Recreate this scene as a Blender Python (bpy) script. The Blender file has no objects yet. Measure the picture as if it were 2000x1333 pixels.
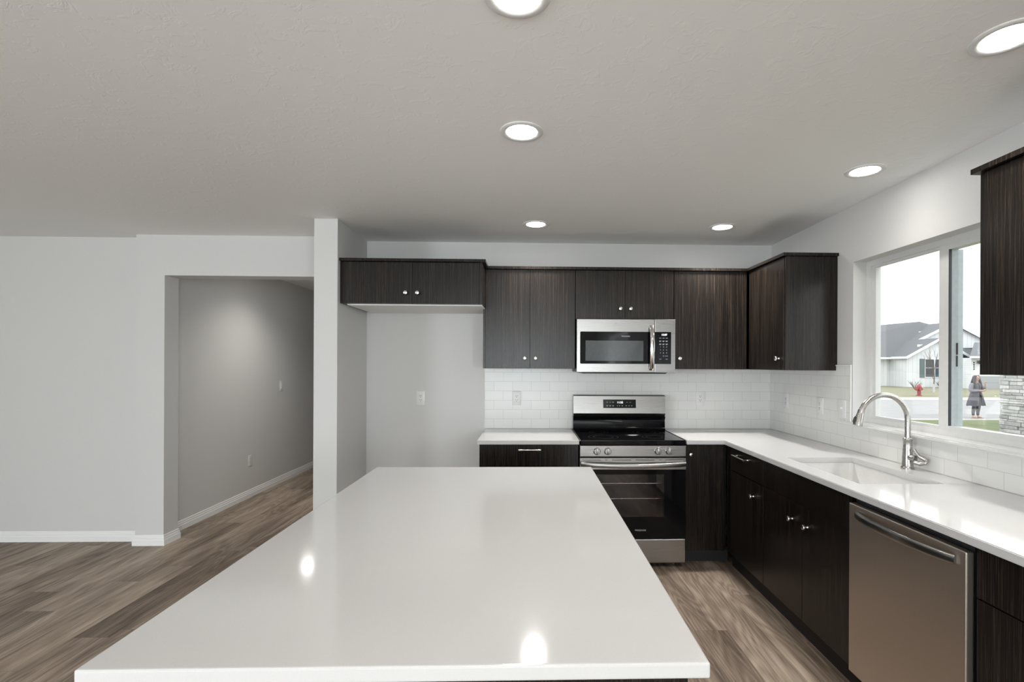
import bpy, bmesh, math, random
from mathutils import Matrix, Vector
random.seed(7)
sc = bpy.context.scene
COL = sc.collection
PI = math.pi

# ------------------------------------------------------------------ camera
cam_d = bpy.data.cameras.new('camera'); cam = bpy.data.objects.new('camera', cam_d); COL.objects.link(cam)
YAW, ROLL, CAMH = 0.02757, 0.00445, 1.4405
right = Vector((math.cos(YAW), -math.sin(YAW), 0)); fwd = Vector((math.sin(YAW), math.cos(YAW), 0)); up = Vector((0, 0, 1))
cxv = right*math.cos(ROLL) + up*math.sin(ROLL); cyv = up*math.cos(ROLL) - right*math.sin(ROLL); czv = -fwd
M = Matrix((cxv, cyv, czv)).transposed().to_4x4(); M.translation = (0, 0, CAMH)
cam.matrix_world = M
cam_d.sensor_fit = 'HORIZONTAL'; cam_d.sensor_width = 36; cam_d.lens = 36*975.71/2000
cam_d.shift_x = -(1060.53-1000)/2000; cam_d.shift_y = (712.67-666.5)/2000
cam_d.clip_start = 0.02; cam_d.clip_end = 400
sc.camera = cam

# ------------------------------------------------------------------ world, light, exposure
SKY = 2.0            # overcast sky
DAY_W = 212           # base power: daylight at the rear glazing, fill at two added side openings
SPOT_W = 11.0          # each recessed downlight
wd = bpy.data.worlds.new('overcast_sky'); sc.world = wd; wd.use_nodes = True
bgn = wd.node_tree.nodes['Background']; bgn.inputs[0].default_value = (0.96, 0.98, 1.0, 1); bgn.inputs[1].default_value = SKY

def area(name, loc, size, rot, power, color, spread=PI):
    l = bpy.data.lights.new(name, 'AREA'); l.shape = 'RECTANGLE'; l.size, l.size_y = size
    l.energy = power; l.color = color; l.spread = spread
    o = bpy.data.objects.new(name, l); o.location = loc; o.rotation_euler = rot; COL.objects.link(o); return o
REAR = -7.5; XRO = 2.19
area('daylight_patio', (-0.5, REAR-0.35, 1.15), (3.1, 2.0), (PI/2, 0, 0), DAY_W*0.78, (0.88, 0.95, 1.0))
area('added_fill_living', (-6.95, -3.0, 1.30), (2.4, 1.6), (PI/2, 0, -PI/2), DAY_W*1.0, (0.88, 0.95, 1.0))  # added fill lamp, unseen, brightens the window wall from the left
area('added_fill_side', (XRO+.35, -4.0, 1.30), (2.4, 1.6), (PI/2, 0, PI/2), DAY_W*1.1, (0.88, 0.95, 1.0))  # added fill lamp, unseen, brightens faces turned to the right

sc.view_settings.view_transform = 'Standard'; sc.view_settings.look = 'None'
sc.view_settings.exposure = 0.56; sc.view_settings.gamma = 1.0; sc.view_settings.use_curve_mapping = False
sc.cycles.max_bounces = 12; sc.cycles.diffuse_bounces = 6; sc.cycles.glossy_bounces = 5
sc.cycles.transmission_bounces = 8; sc.cycles.transparent_max_bounces = 12
sc.cycles.caustics_reflective = False; sc.cycles.caustics_refractive = False
sc.cycles.sample_clamp_indirect = 6.0
sc.cycles.use_denoising = True

# ------------------------------------------------------------------ mesh helpers
def B(): return bmesh.new()
def box(bm, x0, x1, y0, y1, z0, z1, bev=0.0, seg=2):
    x0, x1 = sorted((x0, x1)); y0, y1 = sorted((y0, y1)); z0, z1 = sorted((z0, z1))
    vs = [bm.verts.new(p) for p in ((x0,y0,z0),(x1,y0,z0),(x1,y1,z0),(x0,y1,z0),(x0,y0,z1),(x1,y0,z1),(x1,y1,z1),(x0,y1,z1))]
    fs = [bm.faces.new([vs[i] for i in f]) for f in ((0,3,2,1),(4,5,6,7),(0,1,5,4),(1,2,6,5),(2,3,7,6),(3,0,4,7))]
    if bev > 0:
        es = {e for f in fs for e in f.edges}
        bmesh.ops.bevel(bm, geom=list(es), offset=bev, segments=seg, affect='EDGES', profile=0.6)
    return bm
def lathe(bm, prof, mat=Matrix(), n=24):
    rings = []
    for r, h in prof:
        if r < 1e-6: rings.append([bm.verts.new(mat @ Vector((0, 0, h)))])
        else: rings.append([bm.verts.new(mat @ Vector((r*math.cos(2*PI*k/n), r*math.sin(2*PI*k/n), h))) for k in range(n)])
    for a, b in zip(rings, rings[1:]):
        for k in range(n):
            k2 = (k+1) % n
            if len(a) == 1 and len(b) == 1: continue
            if len(a) == 1: bm.faces.new((a[0], b[k], b[k2]))
            elif len(b) == 1: bm.faces.new((a[k], a[k2], b[0]))
            else: bm.faces.new((a[k], a[k2], b[k2], b[k]))
    if len(rings[0]) > 1: bm.faces.new(list(reversed(rings[0])))
    if len(rings[-1]) > 1: bm.faces.new(rings[-1])
    return bm
def axis_m(loc, d):
    return Matrix.Translation(loc) @ Vector(d).to_track_quat('Z', 'Y').to_matrix().to_4x4()
def sweep(bm, pts, a, b=None, side=None, n=12, sq=2.0):
    """tube along pts; a = half size along `side`, b = half size across"""
    pts = [Vector(p) for p in pts]; N = len(pts)
    A = a if isinstance(a, (list, tuple)) else [a]*N
    Bv = A if b is None else (b if isinstance(b, (list, tuple)) else [b]*N)
    prev = None; rings = []
    for i, p in enumerate(pts):
        t = (pts[min(i+1, N-1)] - pts[max(i-1, 0)]).normalized()
        if side is not None: s = Vector(side)
        elif prev is None: s = Vector((0, 0, 1)) if abs(t.z) < .9 else Vector((1, 0, 0))
        else: s = prev
        s = (s - t*s.dot(t)).normalized(); prev = s; c = t.cross(s)
        ring = []
        for k in range(n):
            w = 2*PI*k/n; cs, sn = math.cos(w), math.sin(w)
            ex = math.copysign(abs(cs)**(2/sq), cs); ey = math.copysign(abs(sn)**(2/sq), sn)
            ring.append(bm.verts.new(p + s*A[i]*ex + c*Bv[i]*ey))
        rings.append(ring)
    for r0, r1 in zip(rings, rings[1:]):
        for k in range(n): bm.faces.new((r0[k], r0[(k+1) % n], r1[(k+1) % n], r1[k]))
    bm.faces.new(list(reversed(rings[0]))); bm.faces.new(rings[-1])
    return bm
def prism(bm, poly, ax, a0, a1):
    """poly in the two other axes (x,y,z order without ax), extruded along ax"""
    def v(p, t):
        q = list(p); q.insert(ax, t); return bm.verts.new(q)
    r0 = [v(p, a0) for p in poly]; r1 = [v(p, a1) for p in poly]; n = len(poly)
    bm.faces.new(list(reversed(r0))); bm.faces.new(r1)
    for k in range(n): bm.faces.new((r0[k], r0[(k+1) % n], r1[(k+1) % n], r1[k]))
    bmesh.ops.recalc_face_normals(bm, faces=bm.faces[:])
    return bm
def cells(bm, us, vs, keep, w0, w1, order):
    """slab with holes; order maps (u,v,w) to xyz e.g. 'yzx'"""
    ix = ['xyz'.index(c) for c in order]; cache = {}
    def V(i, j, w):
        k = (i, j, w)
        if k not in cache:
            q = [0, 0, 0]; q[ix[0]] = us[i]; q[ix[1]] = vs[j]; q[ix[2]] = w1 if w else w0; cache[k] = bm.verts.new(q)
        return cache[k]
    K = lambda i, j: 0 <= i < len(us)-1 and 0 <= j < len(vs)-1 and keep((us[i]+us[i+1])/2, (vs[j]+vs[j+1])/2)
    for i in range(len(us)-1):
        for j in range(len(vs)-1):
            if not K(i, j): continue
            for w in (0, 1): bm.faces.new((V(i,j,w), V(i+1,j,w), V(i+1,j+1,w), V(i,j+1,w)))
            if not K(i-1, j): bm.faces.new((V(i,j,0), V(i,j+1,0), V(i,j+1,1), V(i,j,1)))
            if not K(i+1, j): bm.faces.new((V(i+1,j,0), V(i+1,j+1,0), V(i+1,j+1,1), V(i+1,j,1)))
            if not K(i, j-1): bm.faces.new((V(i,j,0), V(i+1,j,0), V(i+1,j,1), V(i,j,1)))
            if not K(i, j+1): bm.faces.new((V(i,j+1,0), V(i+1,j+1,0), V(i+1,j+1,1), V(i,j+1,1)))
    bmesh.ops.recalc_face_normals(bm, faces=bm.faces[:])
    return bm
def wloc(o):
    v = Vector((0, 0, 0))
    while o is not None: v += o.location; o = o.parent
    return v
def part(name, bm, m, parent=None, smooth=False, label=None, kind=None, ang=35):
    me = bpy.data.meshes.new(name)
    if smooth == 'recalc' or smooth is True: bmesh.ops.recalc_face_normals(bm, faces=bm.faces[:])
    off = wloc(parent) if parent else None
    if off is not None:
        for v in bm.verts: v.co -= off
    bm.to_mesh(me); bm.free()
    if smooth:
        for p in me.polygons: p.use_smooth = True
        me.set_sharp_from_angle(angle=math.radians(ang))
    me.materials.append(m)
    o = bpy.data.objects.new(name, me); COL.objects.link(o)
    if parent: o.parent = parent
    if label: o['label'] = label
    if kind: o['kind'] = kind
    return o
def thing(name, label, cat, loc=(0, 0, 0), group=None):
    o = bpy.data.objects.new(name, None); COL.objects.link(o); o.location = loc; o.empty_display_size = .05
    o['label'] = label; o['category'] = cat
    if group: o['group'] = group
    return o
def tag(o, label, cat, group=None, kind=None):
    o['label'] = label; o['category'] = cat
    if group: o['group'] = group
    if kind: o['kind'] = kind
    return o
def struct(name, bm, m, parent=None, smooth=False):
    return part(name, bm, m, parent, smooth, kind=None if parent else 'structure')
def text_bm(s, size, loc, rot, depth=0.0004, align='CENTER'):
    cu = bpy.data.curves.new('txt', 'FONT'); cu.body = s; cu.size = size; cu.align_x = align; cu.align_y = 'CENTER'; cu.extrude = depth
    o = bpy.data.objects.new('txt', cu); COL.objects.link(o)
    dg = bpy.context.evaluated_depsgraph_get(); me = bpy.data.meshes.new_from_object(o.evaluated_get(dg))
    bm = B(); bm.from_mesh(me); bpy.data.meshes.remove(me)
    COL.objects.unlink(o); bpy.data.objects.remove(o); bpy.data.curves.remove(cu)
    bmesh.ops.transform(bm, matrix=Matrix.Translation(loc) @ rot.to_4x4(), verts=bm.verts[:])
    return bm
FACE_Y = Matrix.Rotation(PI/2, 4, 'X')            # text read from -Y

# ------------------------------------------------------------------ materials
def newmat(name):
    m = bpy.data.materials.new(name); m.use_nodes = True
    nt = m.node_tree; return m, nt, nt.nodes['Principled BSDF']
def lk(nt, a, b): nt.links.new(a, b)
def nd(nt, t, **kw):
    n = nt.nodes.new(t)
    for k, v in kw.items(): setattr(n, k, v)
    return n
def mth(nt, op, a, b=None, c=None):
    n = nd(nt, 'ShaderNodeMath', operation=op)
    for i, x in enumerate((a, b, c)):
        if x is None: continue
        if isinstance(x, (int, float)): n.inputs[i].default_value = x
        else: lk(nt, x, n.inputs[i])
    return n.outputs[0]
def ramp(nt, fac, stops):
    n = nd(nt, 'ShaderNodeValToRGB'); lk(nt, fac, n.inputs[0]); e = n.color_ramp.elements
    while len(e) < len(stops): e.new(0.5)
    for k, (p, c) in enumerate(stops): e[k].position = p; e[k].color = (*c, 1)
    return n.outputs[0]
def scaled_pos(nt, sx, sy, sz, add=None):
    g = nd(nt, 'ShaderNodeNewGeometry'); v = nd(nt, 'ShaderNodeVectorMath', operation='MULTIPLY'); lk(nt, g.outputs['Position'], v.inputs[0])
    v.inputs[1].default_value = (sx, sy, sz); out = v.outputs[0]
    if add is not None:
        w = nd(nt, 'ShaderNodeVectorMath', operation='ADD'); lk(nt, out, w.inputs[0]); lk(nt, add, w.inputs[1]); out = w.outputs[0]
    return out
def noise(nt, vec, scale, detail=3, rough=.5, dist=0.0):
    n = nd(nt, 'ShaderNodeTexNoise'); lk(nt, vec, n.inputs['Vector']); n.inputs['Scale'].default_value = scale
    n.inputs['Detail'].default_value = detail; n.inputs['Roughness'].default_value = rough; n.inputs['Distortion'].default_value = dist
    return n.outputs['Fac']
def bump(nt, p, h, strength, dist=0.001):
    b = nd(nt, 'ShaderNodeBump'); b.inputs['Strength'].default_value = strength; b.inputs['Distance'].default_value = dist
    lk(nt, h, b.inputs['Height']); lk(nt, b.outputs[0], p.inputs['Normal'])
def plain(name, col, rough=.5, metal=0.0, spec=.5, var=.06, vscale=40, emit=None, estr=0):
    m, nt, p = newmat(name)
    f = noise(nt, scaled_pos(nt, 1, 1, 1), vscale, 2)
    c0 = tuple(x*(1-var) for x in col); c1 = tuple(min(1, x*(1+var)) for x in col)
    lk(nt, ramp(nt, f, [(.3, c0), (.7, c1)]), p.inputs['Base Color'])
    p.inputs['Roughness'].default_value = rough; p.inputs['Metallic'].default_value = metal; p.inputs['Specular IOR Level'].default_value = spec
    if emit: p.inputs['Emission Color'].default_value = (*emit, 1); p.inputs['Emission Strength'].default_value = estr
    return m
def wood_cab():
    m, nt, p = newmat('dark_woodgrain_laminate')
    oi = nd(nt, 'ShaderNodeObjectInfo'); cv = nd(nt, 'ShaderNodeCombineXYZ'); r = mth(nt, 'MULTIPLY', oi.outputs['Random'], 60); lk(nt, r, cv.inputs[0]); lk(nt, r, cv.inputs[2])
    f1 = noise(nt, scaled_pos(nt, 190, 190, 2.2, cv.outputs[0]), 1.0, 3, .6)
    f2 = noise(nt, scaled_pos(nt, 620, 620, 9, cv.outputs[0]), 1.0, 2, .6)
    f3 = noise(nt, scaled_pos(nt, 24, 24, .8, cv.outputs[0]), 1.0, 2)
    f = mth(nt, 'ADD', mth(nt, 'MULTIPLY', f1, .55), mth(nt, 'ADD', mth(nt, 'MULTIPLY', f2, .38), mth(nt, 'MULTIPLY', f3, .12)))
    lk(nt, ramp(nt, f, [(.36, (.0026, .0020, .0017)), (.52, (.0080, .0060, .0048)), (.66, (.032, .0235, .0178))]), p.inputs['Base Color'])
    p.inputs['Roughness'].default_value = .27; p.inputs['Specular IOR Level'].default_value = .31
    bump(nt, p, f, .25, .0006)
    return m
def floor_mat():
    m, nt, p = newmat('vinyl_oak_planks')
    g = nd(nt, 'ShaderNodeNewGeometry'); s = nd(nt, 'ShaderNodeSeparateXYZ'); lk(nt, g.outputs['Position'], s.inputs[0])
    W, L = .182, 1.22
    xs = mth(nt, 'DIVIDE', mth(nt, 'ADD', s.outputs[0], 20.03), W); row = mth(nt, 'FLOOR', xs); fx = mth(nt, 'FRACT', xs)
    wn = nd(nt, 'ShaderNodeTexWhiteNoise', noise_dimensions='1D'); lk(nt, row, wn.inputs['W'])
    ys = mth(nt, 'ADD', mth(nt, 'DIVIDE', mth(nt, 'ADD', s.outputs[1], 30), L), mth(nt, 'MULTIPLY', wn.outputs['Value'], 7.3)); cl = mth(nt, 'FLOOR', ys); fy = mth(nt, 'FRACT', ys)
    cb = nd(nt, 'ShaderNodeCombineXYZ'); lk(nt, row, cb.inputs[0]); lk(nt, cl, cb.inputs[1])
    wid = nd(nt, 'ShaderNodeTexWhiteNoise', noise_dimensions='2D'); lk(nt, cb.outputs[0], wid.inputs['Vector'])
    idv = wid.outputs['Value']
    off = nd(nt, 'ShaderNodeCombineXYZ'); o1 = mth(nt, 'MULTIPLY', idv, 83); lk(nt, o1, off.inputs[0]); lk(nt, mth(nt, 'MULTIPLY', idv, 31), off.inputs[1]); lk(nt, o1, off.inputs[2])
    n1 = noise(nt, scaled_pos(nt, 5.5, .75, 1, off.outputs[0]), 1.0, 2, .45, .3)
    rings = mth(nt, 'MULTIPLY', mth(nt, 'ADD', mth(nt, 'SINE', mth(nt, 'MULTIPLY', n1, 95)), 1), .5)
    fine = noise(nt, scaled_pos(nt, 170, 4.5, 1, off.outputs[0]), 1.0, 3, .6)
    broad = noise(nt, scaled_pos(nt, 9, .9, 1, off.outputs[0]), 1.0, 3, .55, .5)
    t = mth(nt, 'ADD', mth(nt, 'ADD', mth(nt, 'MULTIPLY', rings, .085), mth(nt, 'MULTIPLY', fine, .42)), mth(nt, 'ADD', mth(nt, 'MULTIPLY', broad, .60), mth(nt, 'MULTIPLY', idv, .18)))
    c = ramp(nt, t, [(.38, (.070, .051, .037)), (.57, (.190, .145, .111)), (.74, (.355, .284, .224)), (.93, (.54, .45, .37))])
    edge = mth(nt, 'MAXIMUM', mth(nt, 'GREATER_THAN', mth(nt, 'ABSOLUTE', mth(nt, 'SUBTRACT', fx, .5)), .4955), mth(nt, 'GREATER_THAN', mth(nt, 'ABSOLUTE', mth(nt, 'SUBTRACT', fy, .5)), .4991))
    mx = nd(nt, 'ShaderNodeMix', data_type='RGBA'); lk(nt, mth(nt, 'MULTIPLY', edge, .55), mx.inputs[0]); lk(nt, c, mx.inputs[6]); mx.inputs[7].default_value = (.05, .04, .032, 1)
    lk(nt, mx.outputs[2], p.inputs['Base Color'])
    p.inputs['Roughness'].default_value = .5; p.inputs['Specular IOR Level'].default_value = .2
    bump(nt, p, mth(nt, 'SUBTRACT', fine, edge), .12, .0006)
    return m
def tile_mat(name, ax, u0, v0):
    m, nt, p = newmat(name)
    g = nd(nt, 'ShaderNodeNewGeometry'); s = nd(nt, 'ShaderNodeSeparateXYZ'); lk(nt, g.outputs['Position'], s.inputs[0])
    cb = nd(nt, 'ShaderNodeCombineXYZ'); lk(nt, mth(nt, 'ADD', s.outputs[ax], -u0), cb.inputs[0]); lk(nt, mth(nt, 'ADD', s.outputs[2], -v0), cb.inputs[1])
    b = nd(nt, 'ShaderNodeTexBrick'); lk(nt, cb.outputs[0], b.inputs['Vector']); b.offset = .5; b.offset_frequency = 2
    b.inputs['Color1'].default_value = (.72, .72, .70, 1); b.inputs['Color2'].default_value = (.695, .695, .675, 1); b.inputs['Mortar'].default_value = (.53, .53, .51, 1)
    b.inputs['Scale'].default_value = 1; b.inputs['Mortar Size'].default_value = .0013; b.inputs['Mortar Smooth'].default_value = .3
    b.inputs['Brick Width'].default_value = .154; b.inputs['Row Height'].default_value = .0776
    lk(nt, b.outputs['Color'], p.inputs['Base Color'])
    p.inputs['Roughness'].default_value = .26
    inv = mth(nt, 'SUBTRACT', 1, b.outputs['Fac']); bump(nt, p, inv, .35, .001)
    return m
def paint(name, col, bs=.08, rough=.6, scale=90):
    m, nt, p = newmat(name); v = scaled_pos(nt, 1, 1, 1)
    f = noise(nt, v, scale, 3, .6); c0 = tuple(x*.985 for x in col)
    lk(nt, ramp(nt, f, [(.3, c0), (.7, col)]), p.inputs['Base Color'])
    p.inputs['Roughness'].default_value = rough; p.inputs['Specular IOR Level'].default_value = .3
    bump(nt, p, f, bs, .002); return m
def ceil_mat():
    m, nt, p = newmat('textured_ceiling_paint'); v = scaled_pos(nt, 1, 1, 1)
    f = noise(nt, v, 16, 4, .6, 1.2); k = ramp(nt, f, [(.55, (0, 0, 0)), (.62, (1, 1, 1))])
    p.inputs['Base Color'].default_value = (.87, .868, .855, 1); p.inputs['Roughness'].default_value = .65
    bump(nt, p, k, .15, .003); return m
def quartz():
    m, nt, p = newmat('white_quartz'); v = scaled_pos(nt, 1, 1, 1)
    f = noise(nt, v, 420, 2, .5); f2 = noise(nt, v, 5, 3, .5)
    t = mth(nt, 'ADD', f, mth(nt, 'MULTIPLY', f2, .08))
    lk(nt, ramp(nt, t, [(.28, (.48, .477, .473)), (.36, (.54, .538, .535)), (.9, (.565, .562, .558))]), p.inputs['Base Color'])
    p.inputs['Roughness'].default_value = .10; return m
def steel(name, col, rough, sx, sy, sz):
    m, nt, p = newmat(name)
    f = noise(nt, scaled_pos(nt, sx, sy, sz), 1.0, 3, .6)
    lk(nt, ramp(nt, f, [(.2, tuple(x*.975 for x in col)), (.8, tuple(min(1, x*1.025) for x in col))]), p.inputs['Base Color'])
    p.inputs['Metallic'].default_value = 1.0
    mr = nd(nt, 'ShaderNodeMapRange'); lk(nt, f, mr.inputs[0]); mr.inputs[3].default_value = rough*.92; mr.inputs[4].default_value = rough*1.08
    lk(nt, mr.outputs[0], p.inputs['Roughness']); return m
def glass_mat(name, tint, gloss_rough=.0, base=None, mixf=None):
    """thin pane: fresnel reflection over a tinted see-through"""
    m = bpy.data.materials.new(name); m.use_nodes = True; nt = m.node_tree
    nt.nodes.remove(nt.nodes['Principled BSDF']); out = nt.nodes['Material Output']
    tr = nd(nt, 'ShaderNodeBsdfTransparent'); tr.inputs[0].default_value = (*tint, 1)
    gl = nd(nt, 'ShaderNodeBsdfGlossy'); gl.inputs['Roughness'].default_value = gloss_rough; gl.inputs[0].default_value = (1, 1, 1, 1)
    fr = nd(nt, 'ShaderNodeFresnel'); bf = nd(nt, 'ShaderNodeNewGeometry')
    lk(nt, mth(nt, 'ADD', 1.5, mth(nt, 'MULTIPLY', bf.outputs['Backfacing'], 1/1.5-1.5)), fr.inputs[0])
    a = tr.outputs[0]
    if base is not None:
        df = nd(nt, 'ShaderNodeBsdfDiffuse'); df.inputs[0].default_value = (*base, 1)
        mb = nd(nt, 'ShaderNodeMixShader'); mb.inputs[0].default_value = mixf; lk(nt, a, mb.inputs[1]); lk(nt, df.outputs[0], mb.inputs[2]); a = mb.outputs[0]
    mx = nd(nt, 'ShaderNodeMixShader'); lk(nt, fr.outputs[0], mx.inputs[0]); lk(nt, a, mx.inputs[1]); lk(nt, gl.outputs[0], mx.inputs[2])
    lk(nt, mx.outputs[0], out.inputs[0]); return m
def siding_mat(name, col, vertical, pitch):
    m, nt, p = newmat(name); g = nd(nt, 'ShaderNodeNewGeometry'); s = nd(nt, 'ShaderNodeSeparateXYZ'); lk(nt, g.outputs['Position'], s.inputs[0])
    ax = mth(nt, 'ADD', s.outputs[0], s.outputs[1]) if vertical else s.outputs[2]
    f = mth(nt, 'FRACT', mth(nt, 'DIVIDE', ax, pitch)); l = mth(nt, 'LESS_THAN', f, .10)
    mx = nd(nt, 'ShaderNodeMix', data_type='RGBA'); lk(nt, l, mx.inputs[0]); mx.inputs[6].default_value = (*col, 1); mx.inputs[7].default_value = (*[c*.82 for c in col], 1)
    lk(nt, mx.outputs[2], p.inputs['Base Color']); p.inputs['Roughness'].default_value = .7; bump(nt, p, f, .3, .02); return m
def grass_mat(name, c0, c1, c2):
    m, nt, p = newmat(name); v = scaled_pos(nt, 1, 1, 1)
    f = mth(nt, 'ADD', mth(nt, 'MULTIPLY', noise(nt, v, .9, 5, .65), .6), mth(nt, 'MULTIPLY', noise(nt, v, 22, 3, .6), .4))
    lk(nt, ramp(nt, f, [(.35, c0), (.5, c1), (.65, c2)]), p.inputs['Base Color']); p.inputs['Roughness'].default_value = .9; return m

M_WALL = paint('warm_grey_wall_paint', (.63, .627, .615))
M_CEIL = ceil_mat()
M_TRIM = paint('white_trim_paint', (.83, .83, .82), .02, .4)
M_FLOOR = floor_mat()
M_CAB = wood_cab()
M_TOE = plain('black_toe_kick', (.012, .011, .011), .5)
M_MEL = paint('white_melamine', (.78, .78, .76), .01, .4)
M_Q = quartz()
M_TB = tile_mat('white_subway_tile_back', 0, -.368, .911)
M_TR = tile_mat('white_subway_tile_side', 1, 4.158-.154*8, .911)
M_TEDGE = plain('white_glazed_edge', (.71, .71, .69), .10, var=.02)
M_SS = steel('brushed_stainless', (.345, .337, .326), .28, 1.5, 1.5, 300)
M_SSV = steel('brushed_stainless_vertical', (.60, .54, .48), .40, 200, 200, 2)  # brown tint puts the floor's reflection into the dishwasher steel colour
M_NI = steel('satin_nickel', (.74, .72, .69), .20, 60, 60, 60)
M_FAU = steel('brushed_nickel_faucet', (.44, .425, .405), .27, 80, 80, 80)
M_BLK = plain('black_glass', (.004, .004, .005), .05, spec=.2)
M_BLKP = plain('black_plastic', (.010, .010, .011), .38)
M_ENAM = plain('dark_oven_enamel', (.030, .027, .027), .4)
M_MWIN = plain('grey_microwave_screen', (.075, .085, .087), .10, spec=.3)
M_RACK = plain('chrome_rack', (.75, .74, .72), .25, metal=1.0)
M_OVG = glass_mat('oven_glass', (.80, .78, .78), .02)
M_WHT = plain('white_plastic', (.72, .72, .71), .3, var=.02)
M_SLOT = plain('dark_slot', (.03, .03, .03), .6)
M_SINK = plain('white_sink_composite', (.70, .70, .69), .2, var=.02)
M_LENS = plain('lit_lamp_lens', (.9, .9, .88), .4, emit=(1.0, .965, .92), estr=27.0)
M_GLASS = glass_mat('window_glass', (.96, .97, .97))
M_VINYL = plain('white_vinyl_frame', (.66, .66, .65), .35, var=.02)
M_GASK = plain('grey_sash_edge', (.38, .415, .43), .4)
M_LATCH_SHADOW = plain('dark_latch_and_shadow', (.02, .022, .025), .5)  # latch colour, also the painted shadow line beside the stile
M_TXT = plain('grey_print', (.50, .51, .53), .5)
M_DIG = plain('lit_digits', (.9, .9, .9), .5, emit=(.9, .95, 1.0), estr=1.2)
M_TXD = plain('dark_print', (.10, .10, .10), .5)

# ------------------------------------------------------------------ setting: room shell
ZC = 2.453; XR = 2.038; YB = 4.158; XL = -1.34; XW = -1.503
struct('floor', box(B(), -6.6, XR+.2, REAR-.15, 9.2, -.12, 0), M_FLOOR)
struct('ceiling', box(B(), -6.6, XR+.2, REAR-.15, 9.2, ZC, ZC+.15), M_CEIL)
struct('wall_back', box(B(), XL, XR, YB, YB+.14, 0, ZC), M_WALL)
struct('wall_wing', box(B(), XW, XL, 3.525, 9.1, 0, ZC, .003), M_WALL)
bm = B()
cells(bm, [-3.10, -2.88, XW], [0, 2.133, ZC], lambda u, v: not (u > -2.88 and v < 2.133), 4.025, 4.185, 'xzy')
struct('wall_header', bm, M_WALL)
struct('wall_left', box(B(), -6.5, -3.10, 4.125, 4.26, 0, ZC), M_WALL)
struct('wall_hall', box(B(), -3.14, -3.0, 4.185, 9.1, 0, ZC), M_WALL)
struct('wall_hall_end', box(B(), -3.0, XW, 9.0, 9.1, 0, ZC), M_WALL)
struct('wall_living', cells(B(), [REAR-.1, -4.25, -1.75, 4.26], [0, .45, 2.15, ZC], lambda u, v: not (-4.25 < u < -1.75 and .45 < v < 2.15), -6.6, -6.5, 'yzx'), M_WALL)  # unseen opening added for the left fill lamp
WY0, WY1, WZ0, WZ1 = 1.86, 3.092, 1.075, 2.095
bm = B()
cells(bm, [REAR-.1, -5.25, -2.75, WY0, WY1, YB+.14], [0, .45, WZ0, WZ1, 2.15, ZC], lambda u, v: not (WY0 < u < WY1 and WZ0 < v < WZ1 or -5.25 < u < -2.75 and .45 < v < 2.15), XR, XR+.15, 'yzx')  # opening behind the camera added for the right fill lamp
struct('wall_right', bm, M_WALL)
bm = B()
cells(bm, [-6.5, -2.05, 1.05, XR], [0, .10, 2.15, ZC], lambda u, v: not (-2.05 < u < 1.05 and .10 < v < 2.15), REAR-.12, REAR, 'xzy')
struct('wall_rear', bm, M_WALL)

def baseboard(name, x0, y0, x1, y1, nx, ny, e0=0.0, e1=0.0):
    """stepped profile along a wall from (x0,y0) to (x1,y1), outward normal (nx,ny)"""
    prof = [(0, 0), (.0145, 0), (.0145, .042), (.011, .047), (.011, .060), (.007, .064), (.007, .078), (.003, .083), (0, .083)]
    d = Vector((x1-x0, y1-y0, 0)); d.normalize(); bm = B(); rings = []
    for (px, py), s in (((x0, y0), -e0), ((x1, y1), e1)):
        rings.append([bm.verts.new((px+nx*t+d.x*s*(t/.0145), py+ny*t+d.y*s*(t/.0145), z)) for t, z in prof])
    n = len(prof)
    for k in range(n): bm.faces.new((rings[0][k], rings[0][(k+1) % n], rings[1][(k+1) % n], rings[1][k]))
    bm.faces.new(rings[0]); bm.faces.new(rings[1]); bmesh.ops.recalc_face_normals(bm, faces=bm.faces[:])
    return struct(name, bm, M_TRIM)
baseboard('baseboard_left', -6.5, 4.125, -3.10, 4.125, 0, -1, 0, -.0145)
baseboard('baseboard_column_side', -3.10, 4.125, -3.10, 4.025, -1, 0, -.0145, .0145)
baseboard('baseboard_column', -3.10, 4.025, -2.88, 4.025, 0, -1, .0145, .0145)
baseboard('baseboard_jamb', -2.88, 4.025, -2.88, 4.185, 1, 0, .0145, .0145)
baseboard('baseboard_hall', -3.0, 4.20, -3.0, 9.0, 1, 0)

# kitchen window: frame, fixed pane, sliding sash, sill
bm = B(); FX0, FX1 = XR+.085, XR+.15
cells(bm, [WY0, WY0+.035, WY1-.040, WY1], [WZ0+.012, WZ0+.042, WZ1-.032, WZ1], lambda u, v: not (WY0+.035 < u < WY1-.040 and WZ0+.042 < v < WZ1-.032), FX0, FX1, 'yzx')
win = struct('window_1', bm, M_VINYL); win['kind'] = 'structure'
bm = B(); y0, y1, z0, z1 = 2.505, WY1-.040, WZ0+.042, WZ1-.032
cells(bm, [y0, y0+.030, y1-.030, y1], [z0, z0+.016, z1-.014, z1], lambda u, v: not (y0+.030 < u < y1-.030 and z0+.016 < v < z1-.014), FX0+.012, FX0+.032, 'yzx')
part('fixed_sash', bm, M_VINYL, win)
part('pane', box(B(), FX0+.020, FX0+.024, y0+.02, y1-.02, z0+.01, z1-.01), M_GLASS, win)
bm = B(); y0, y1 = WY0+.035, 2.535; z0, z1 = WZ0+.042, WZ1-.032
cells(bm, [y0, y0+.03, y1-.058, y1], [z0, z0+.022, z1-.028, z1], lambda u, v: not (y0+.03 < u < y1-.058 and z0+.022 < v < z1-.028), FX0+.002, FX0+.050, 'yzx')
sash = part('sliding_sash', bm, M_VINYL, win)
part('pane', box(B(), FX0+.046, FX0+.050, y0+.02, y1-.045, z0+.015, z1-.02), M_GLASS, win)
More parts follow.
